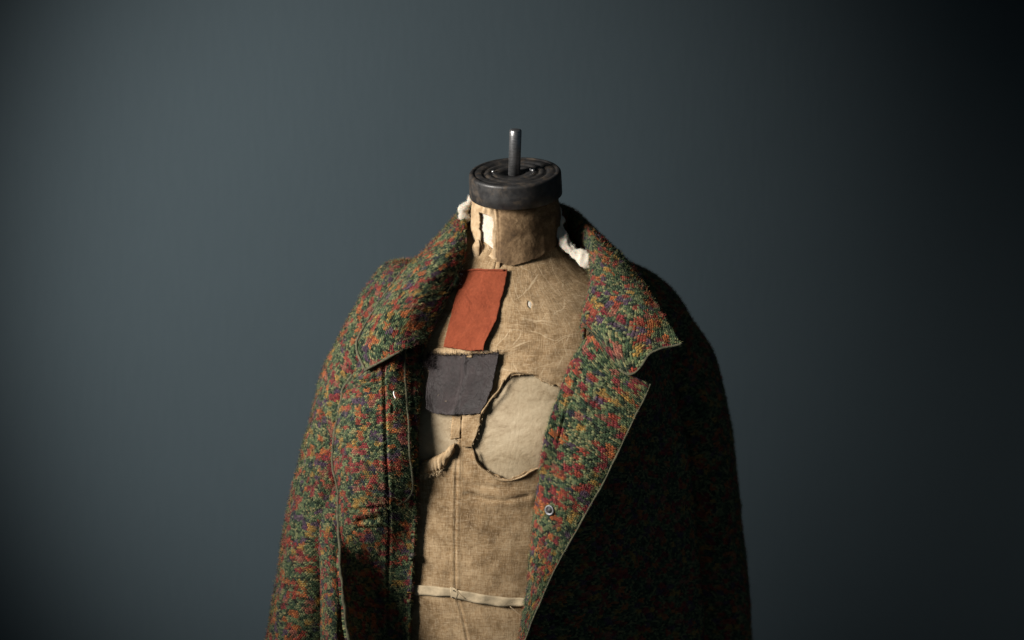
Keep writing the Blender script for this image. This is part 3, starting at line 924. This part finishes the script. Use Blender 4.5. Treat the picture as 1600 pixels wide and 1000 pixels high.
prof = [(R - .004, -.0290), (R - .0006, -.0290), (R + .0002, -.0283), (R + .0001, -.016), (R - .0002, -.0040), (R - .0003, -.0030), (R - .0008, -.0019), (R - .0020, -.0007), (R - .0048, -.0002), (R - .0058, -.0012), (R - .0068, -.0016), (R - .0078, -.0010),
        (.0400, -.0010), (.0382, -.0014), (.0372, -.0026), (.0358, -.0027), (.0338, -.0016), (.0322, -.0010), (.0292, -.0012), (.0278, -.0028), (.0262, -.0030), (.0245, -.0018), (.0235, -.0016), (.0125, -.0020), (.0118, -.0060), (.004, -.0062)]
cap = lathe('neck_cap', prof, CT, CA, np.array([1., 0, 0]), M_CAP, 96)
cap['label'] = 'black turned neck cap with concentric grooves'
C1 = np.array([1., 0, 0]) - CA * CA[0]; C1 /= np.linalg.norm(C1); C2 = np.cross(CA, C1)
PA = np.array([0.028, -0.20, 1.0])
prof = [(.0069, -.008), (.0070, .0425), (.0070, .0478), (.0064, .0488), (.0042, .0494), (.0008, .0495)]
pin = lathe('pin', prof, CT + C1 * -0.0006, PA, np.array([1., 0, 0]), M_STEEL, 32)
pin['label'] = 'bare steel pin standing in the neck cap'
for (x, y), r in (((770, 260), .0016), ((829, 255), .0018), ((833, 266), .0020), ((814, 265), .0012)):
    q = P(x, y, -.02); q = q - CA * ((q - CT) @ CA) - CA * .0008
    screw = lathe('screw', [(r, -.002), (r, .0008), (r * .7, .0014), (r * .2, .0014)], q, CA, np.array([1., 0, 0]), M_STEEL if r > .0015 else M_CAP, 14)
# stand pole below the torso
lathe('stand_pole', [(.016, -.5), (.016, 0.0), (.028, .002), (.028, .03), (.01, .031)], np.array([-.012, 0, -.62]), np.array([0, 0, 1.]), np.array([1., 0, 0]), M_CAP, 32)
lathe('bottom_board', [(.10, -.004), (.118, 0), (.118, .018), (.10, .022)], np.array([-.012, 0, -.61]), np.array([0, 0, 1.]), np.array([1., 0, 0]), M_WOOD, 48)

# ================================================================== coat
COAT = empty('coat', (0, 0, -0.62), 'open green tweed coat flecked red, orange and purple, draped over the dress form', 'coat')

def clear_of_form(g, margin):
    """keep cloth outside the form: push points that lie behind the form's front surface towards the camera side"""
    px, py = project(g)
    out = g.copy()
    flat = out.reshape(-1, 3)
    for k, (x, y) in enumerate(zip(px.ravel(), py.ravel())):
        v = flat[k]
        loc, nor, idx, dist = BVH.find_nearest(Vector(v))
        if loc is None: continue
        d = (Vector(v) - loc).dot(nor)
        nn = nor
        if (Vector(loc) - Vector((-.01, 0, loc.z))).dot(nor) < 0:
            nn = -nor; d = -d
        if d < margin:
            flat[k] = np.array(loc) + np.array(nn) * margin
    return out

def W(rows):
    return [[P(*p) for p in r] for r in rows]

def panel(name, ctrl, seed, res=0.002, th=0.0042, outward=None, grooves=(), wr=0.0022, rot=0.0, fuzz=True, label=None, margin=None, density=55, uvscale=1.0, fl=(0.0015, 0.0060)):
    g, uv = loft(ctrl, res)
    nr = normals(g)
    if outward is None:
        s = np.sign(((CAMP - g) * nr).sum())
    else:
        s = np.sign(((g - outward(g)) * nr).sum())
    nr = nr * s
    if margin is not None:
        g = clear_of_form(g, margin)
    disp = wr * vnoise(g, 17, seed) + 0.5 * wr * vnoise(g, 42, seed + 5) + 0.0007 * vnoise(g, 250, seed + 9)
    px, py = project(g)
    for pl, depth, sig in grooves:
        dd = poly_dist(px, py, pl)
        disp = disp - depth * np.exp(-(dd / sig) ** 2) + 0.35 * depth * np.exp(-((dd - 2.6 * sig) / (1.3 * sig)) ** 2)
    g = g + nr * disp[..., None]
    c, sn = math.cos(rot), math.sin(rot)
    u = np.zeros_like(uv)
    u[..., 0] = (uv[..., 0] * c - uv[..., 1] * sn) * uvscale + seed * 0.331
    u[..., 1] = (uv[..., 0] * sn + uv[..., 1] * c) * uvscale + seed * 0.717
    o = new_mesh_obj(name, g.reshape(-1, 3), grid_faces(*g.shape[:2], flip=s < 0), M_WOOL, guv=u.reshape(-1, 3))
    solidify(o, th); own(o, COAT)
    if label: o['label'] = label
    if fuzz:
        e = np.linalg.norm(np.cross(g[1:, :-1] - g[:-1, :-1], g[:-1, 1:] - g[:-1, :-1]), axis=-1).ravel()
        n = int(e.sum() * 1e4 * density)
        k = RNG.choice(len(e), n, p=e / e.sum())
        i, j = np.unravel_index(k, (g.shape[0] - 1, g.shape[1] - 1))
        f1 = RNG.uniform(size=(n, 1)); f2 = RNG.uniform(size=(n, 1))
        roots = g[i, j] + f1 * (g[i + 1, j] - g[i, j]) + f2 * (g[i, j + 1] - g[i, j])
        nn = nr[i, j]
        facing = ((CAMP - roots) * nn).sum(1) > -0.9
        d = nn * 0.75 + RNG.normal(size=(n, 3)) * 0.55 + np.array([0, 0, -0.12])
        d /= np.linalg.norm(d, axis=1, keepdims=True)
        ln = RNG.uniform(fl[0], fl[1], n) * RNG.uniform(0.5, 1, n)
        gu = u[i, j]
        fz = fibres('wool_fuzz', roots[facing], d[facing], ln[facing], 0.00026, M_FUZZ, None, guv=gu[facing])
        fz.parent = o
    return o, g, nr

def pipe(path, rad, parent, lift=0.0, seed=1):
    p = resample(np.asarray(path), 0.003)
    p = p + 0.0006 * np.stack([vnoise(p, 70, seed + k) for k in range(3)], 1)
    o = tube('piping', p, rad * (1 + .45 * vnoise(p, 120, seed)), M_PIPE, None, 8)
    o.parent = parent
    return o

def lerp_rows(rows, seq):
    """rows of (start, end, bulge): seq fractions across, each bulging by given depth towards the camera"""
    out = []
    for a, b, bulge in rows:
        r = []
        for f in seq:
            r.append((a[0] + (b[0] - a[0]) * f, a[1] + (b[1] - a[1]) * f, a[2] + (b[2] - a[2]) * f - bulge * 4 * f * (1 - f)))
        out.append(r)
    return out

# ---- sleeves
def sleeve(rows, yc, hd, seed, label, grooves=(), turn=0.0):
    ctrl = []
    for (l, r), y0, d in zip(rows, yc, hd):
        L = P(l[0], l[1], y0); Rr = P(r[0], r[1], y0)
        c = 0.5 * (L + Rr); e = 0.5 * (Rr - L)
        ctrl.append([c + e * math.sin(t) + np.array([0, -d * math.cos(t), 0]) for t in np.linspace(-math.pi, math.pi, 17)])
    cen = [np.mean(c[:-1], axis=0) for c in ctrl]
    def outw(g):
        cz = np.array(cen); o = np.argsort(cz[:, 2])
        return np.stack([np.interp(g[..., 2], cz[o, 2], cz[o, 0]), np.interp(g[..., 2], cz[o, 2], cz[o, 1]), g[..., 2]], -1)
    return panel('sleeve', ctrl, seed, 0.0022, 0.004, outw, grooves, wr=0.0036, label=label)
rowsL = [((646, 401), (649, 402)), ((604, 411), (672, 424)), ((577, 446), (655, 470)), ((548, 497), (632, 530)), ((521, 547), (612, 580)),
         ((499, 600), (600, 630)), ((487, 642), (590, 670)), ((470, 705), (575, 725)), ((456, 775), (562, 785)), ((445, 835), (552, 842)),
         ((434, 905), (545, 908)), ((421, 1000), (535, 1000)), ((410, 1100), (530, 1100))]
slL, GSL, _ = sleeve(rowsL, [.05, .045, .035, .025, .02, .015, .01, .005, .0, -.005, -.01, -.015, -.02],
             [.002, .042, .056, .064, .068, .068, .066, .064, .062, .062, .062, .062, .062], 2,
             'lit tweed sleeve on the left of the photo', grooves=[([(494, 632), (504, 645), (520, 672)], .003, 1.6)])
rowsR = [((960, 404), (990, 408)), ((955, 424), (1024, 427)), ((965, 470), (1056, 456)), ((985, 530), (1081, 492)), ((1000, 575), (1102, 530)),
         ((1015, 620), (1122, 577)), ((1025, 660), (1138, 632)), ((1035, 710), (1145, 685)), ((1045, 760), (1151, 745)), ((1050, 810), (1158, 805)),
         ((1055, 875), (1165, 872)), ((1058, 940), (1171, 940)), ((1060, 1000), (1175, 1000)), ((1064, 1100), (1182, 1100))]
slR, GSR, _ = sleeve(rowsR, [.04, .045, .055, .06, .065, .07, .075, .08, .085, .09, .09, .095, .095, .10],
             [.012, .042, .056, .064, .068, .068, .066, .064, .062, .062, .062, .062, .062, .062], 4,
             'dark shaded tweed sleeve on the right of the photo')

# ---- body of the coat: from the left front, round the back, to the right front
BODY = [
 [(712, 405, -.022), (690, 402, -.008), (672, 402, .015), (690, 385, .075), (800, 370, .11), (915, 385, .09), (968, 405, .03), (955, 420, -.02), (935, 425, -.050)],
 [(690, 455, -.050), (655, 445, -.032), (628, 430, .000), (640, 415, .085), (800, 400, .13), (985, 415, .12), (1022, 440, .06), (985, 455, -.03), (945, 460, -.075)],
 [(665, 520, -.072), (618, 515, -.055), (575, 500, -.012), (585, 490, .09), (800, 480, .15), (1045, 490, .13), (1070, 505, .06), (1005, 520, -.05), (940, 525, -.098)],
 [(650, 600, -.085), (590, 605, -.080), (545, 600, -.02), (560, 590, .09), (800, 590, .16), (1065, 590, .14), (1085, 600, .07), (1005, 610, -.06), (925, 612, -.112)],
 [(645, 700, -.085), (585, 705, -.080), (525, 700, -.045), (540, 700, .08), (800, 690, .165), (1075, 695, .15), (1098, 700, .075), (1000, 705, -.06), (900, 710, -.12)],
 [(643, 800, -.065), (580, 805, -.075), (512, 805, -.070), (515, 800, .05), (800, 790, .165), (1085, 795, .15), (1106, 800, .075), (1000, 805, -.055), (885, 805, -.122)],
 [(640, 900, -.055), (575, 902, -.066), (524, 905, -.098), (505, 900, .03), (800, 890, .165), (1090, 895, .15), (1112, 900, .07), (990, 905, -.045), (858, 905, -.122)],
 [(635, 1000, -.050), (570, 1002, -.062), (528, 1002, -.102), (500, 1000, .03), (800, 990, .17), (1095, 995, .15), (1116, 1000, .07), (970, 1005, -.045), (826, 1005, -.12)],
 [(630, 1160, -.055), (565, 1160, -.065), (520, 1160, -.102), (490, 1160, .03), (800, 1150, .18), (1100, 1155, .15), (1122, 1160, .07), (960, 1165, -.05), (806, 1165, -.12)]]
def body_c(g):
    c = np.zeros_like(g); c[..., 0] = 0.0; c[..., 1] = 0.02; c[..., 2] = g[..., 2]; return c
bd, GBD, _ = panel('coat_body', W(BODY), 6, 0.0032, 0.004, body_c, wr=0.003, density=14, margin=0.006, label='back, sides and shaded right front of the tweed coat')

# ---- left lapel with its puffed upper corner, placket and dark lower fold
LAP = [
 [(585, 505, -.070), (602, 512, -.082), (625, 515, -.086), (646, 512, -.084), (656, 510, -.080), (662, 510, -.072)],
 [(556, 570, -.074), (578, 570, -.101), (608, 560, -.107), (632, 545, -.098), (648, 545, -.092), (662, 545, -.084)],
 [(534, 612, -.068), (556, 610, -.104), (592, 610, -.116), (633, 605, -.110), (648, 605, -.103), (660, 605, -.092)],
 [(523, 665, -.070), (545, 660, -.108), (588, 660, -.124), (637, 655, -.120), (648, 655, -.112), (656, 655, -.100)],
 [(519, 715, -.070), (540, 712, -.108), (585, 712, -.126), (641, 710, -.121), (649, 710, -.112), (653, 710, -.100)],
 [(527, 770, -.076), (545, 768, -.104), (588, 768, -.120), (643, 765, -.110), (650, 765, -.100), (652, 765, -.090)],
 [(529, 820, -.088), (545, 820, -.098), (588, 822, -.104), (643, 820, -.096), (649, 820, -.090), (650, 820, -.080)],
 [(531, 870, -.118), (546, 870, -.108), (588, 872, -.093), (641, 872, -.082), (646, 872, -.080), (647, 872, -.072)],
 [(538, 935, -.136), (550, 935, -.114), (588, 937, -.088), (636, 938, -.078), (642, 938, -.076), (643, 938, -.068)],
 [(544, 1000, -.142), (555, 1000, -.117), (588, 1002, -.086), (633, 1003, -.076), (639, 1003, -.074), (640, 1003, -.066)],
 [(548, 1160, -.142), (558, 1160, -.117), (588, 1160, -.086), (628, 1160, -.076), (634, 1160, -.074), (635, 1160, -.066)]]
gro = [([(600, 560), (601, 620), (603, 700), (605, 760), (607, 830), (606, 900), (604, 1010)], .0034, 1.9),
       ([(541, 609), (552, 603), (576, 594)], .0050, 2.6), ([(581, 610), (599, 606)], .0022, 1.6),
       ([(545, 795), (575, 793), (604, 789)], .0026, 1.7), ([(558, 825), (580, 823), (608, 821)], .0026, 1.7), ([(562, 812), (586, 808)], .0055, 3.0),
       ([(640, 545), (642, 620), (645, 690), (648, 760)], .0030, 1.8),
       ([(613, 634), (613, 645)], .003, 1.5)]
for r in LAP:
    for k, gap in ((-1, .004), (-2, .015), (-3, .016)):
        x, y, d_ = r[k]
        yy = min(y, 1040)
        r[k] = (x, y, (TY(x, yy) - gap) if k > -3 else min(d_, TY(x, yy) - gap))
lapL, GL, NLp = panel('lapel', W(LAP), 8, 0.0017, 0.0045, None, gro, wr=0.0026, label='left lapel with stitched placket and bound buttonholes')
pipe(GL[int(GL.shape[0] * .10):, 0] + np.array([0, -.0005, 0]), 0.0017, lapL, seed=3)
def on_grid(G, NR, x, y, off):
    px, py = project(G); k = np.argmin((px - x) ** 2 + (py - y) ** 2); i, j = np.unravel_index(k, px.shape)
    return G[i, j] + NR[i, j] * off
pp = [on_grid(GL, NLp, x, y, .0003) for x, y in ((632, 543), (633, 580), (634, 620), (637, 660), (640, 700), (644, 740), (645, 760), (641, 774), (633, 783), (622, 787))]
pipe(smooth_path(pp), 0.0014, lapL, seed=5)
o = tube('loose_thread', smooth_path([on_grid(GL, NLp, x, y, .005) for x, y in ((614, 612), (614, 617), (617, 624))], .001), .0006, M_WTHREAD, None, 6); o.parent = lapL

# ---- right lapel
RL = [((921, 517, -.126), (1016, 600, -.166), .004), ((906, 540, -.130), (1013, 608, -.168), .006), ((890, 566, -.134), (1004, 628, -.170), .008), ((874, 606, -.138), (990, 655, -.172), .008),
      ((857, 658, -.143), (968, 702, -.174), .008), ((847, 715, -.145), (945, 750, -.174), .008), ((839, 770, -.144), (917, 800, -.170), .007), ((834, 820, -.142), (893, 842, -.166), .005),
      ((829, 875, -.139), (871, 882, -.158), .004), ((823, 925, -.136), (851, 925, -.151), .003), ((816, 975, -.133), (831, 975, -.142), .001), ((809, 1030, -.130), (811, 1032, -.134), 0)]
rr = lerp_rows(RL, (0, .2, .45, .7, .9, 1.0))
rr[0][2] = (957, 557, -.148); rr[0][3] = (979, 582, -.158); rr[0][4] = (1000, 592, -.163)
for k, row in enumerate(rr):
    a = row[0]
    ty = TY(a[0], min(a[1], 1040))
    f0 = ty - .014
    for q in range(len(row)):                       # the roll hugs the form, the outer edge keeps its own depth
        f = q / (len(row) - 1)
        row[q] = (row[q][0], row[q][1], min(row[q][2], f0 - .004 * min(1, q)) if f < .7 else row[q][2])
    row[0] = (a[0], a[1], f0)
    row.insert(0, (a[0] + 3, a[1] + 1, ty - .003))
gro = [([(931, 540), (905, 585), (884, 640), (872, 690)], .0020, 1.4), ([(962, 580), (925, 640), (893, 700)], .0018, 1.4)]
lapR, GR, NRp = panel('lapel', W(rr), 10, 0.0017, 0.0045, None, gro, wr=0.0024, rot=0.35, label='right lapel lit along its length, with a metal snap')
pipe(GR[:, -1], 0.0011, lapR, seed=7)
c = on_grid(GR, NRp, 859.5, 797, 0.0008); k = NRp.reshape(-1, 3)[np.argmin(np.linalg.norm(GR.reshape(-1, 3) - c, axis=1))]
def ring_obj(name, c, ax, prof, mat, parent, seg=28):
    o = lathe(name, prof, c, ax, np.array([0, 0, 1.]), mat, seg); o.parent = parent; o.matrix_parent_inverse = Matrix.Identity(4); return o
snap = ring_obj('snap', c, k, [(.0060, 0), (.0060, .0010), (.0052, .0016), (.0042, .0014), (.0036, .0004), (.0004, .0003)], M_SNAP, lapR)
ring_obj('snap_socket', c + k * .0002, k, [(.0036, 0), (.0034, .0004), (.0022, .0004), (.0018, .0012), (.0004, .0013)], M_CAP, lapR)

# ---- collar: one band from the left tip round the back of the neck to the right tip
# rows of each column: inside stand, fold, two across the fall, outer edge
CO = [
 [(668, 556, -.080), (660, 537, -.095), (634, 546, -.111), (602, 562, -.118), (571, 578, -.114)],
 [(676, 530, -.075), (668, 518, -.089), (634, 526, -.105), (600, 538, -.110), (557, 545, -.100)],
 [(694, 492, -.062), (683, 484, -.078), (645, 488, -.095), (604, 496, -.097), (568, 508, -.084)],
 [(712, 455, -.045), (701, 450, -.062), (664, 448, -.078), (628, 452, -.072), (594, 470, -.050)],
 [(728, 420, -.025), (722, 410, -.045), (692, 408, -.060), (658, 414, -.050), (624, 432, -.025)],
 [(738, 395, .00), (733, 372, -.020), (714, 370, -.032), (686, 380, -.020), (655, 400, .005)],
 [(742, 365, .025), (731, 343, .012), (716, 342, .006), (698, 355, .012), (676, 378, .035)],
 [(752, 352, .055), (744, 324, .050), (735, 322, .058), (722, 335, .07), (705, 362, .085)],
 [(800, 350, .068), (800, 316, .070), (800, 316, .082), (800, 330, .098), (800, 360, .12)],
 [(858, 380, .060), (868, 318, .052), (876, 316, .062), (888, 326, .074), (902, 345, .09)],
 [(880, 395, .040), (897, 333, .020), (908, 334, .022), (922, 348, .032), (936, 366, .05)],
 [(900, 415, .012), (913, 357, -.014), (928, 360, -.022), (944, 373, -.016), (962, 391, .00)],
 [(917, 430, -.020), (925, 388, -.048), (944, 393, -.060), (966, 401, -.060), (984, 412, -.045)],
 [(926, 442, -.062), (929, 425, -.078), (952, 430, -.096), (982, 435, -.104), (1006, 442, -.098)],
 [(908, 485, -.09), (922, 470, -.104), (955, 474, -.128), (996, 476, -.145), (1030, 481, -.145)],
 [(905, 515, -.105), (916, 505, -.122), (952, 522, -.148), (1004, 520, -.160), (1050, 512, -.158)],
 [(910, 530, -.11), (921, 518, -.130), (978, 584, -.164), (1018, 550, -.172), (1066, 537, -.172)]]
collar, GC, NCp = panel('collar', W(CO), 12, 0.0017, 0.0045, None, [], wr=0.0022, rot=math.pi / 2 + 0.25, label='wide turned-down tweed collar', margin=0.009)
pipe(np.concatenate([GC[-1, int(GC.shape[1] * .45):]]), 0.0013, collar, seed=11)
pipe(np.concatenate([GC[0, int(GC.shape[1] * .55):], GC[1:int(GC.shape[0] * .20), -1]]), 0.0015, collar, seed=13)
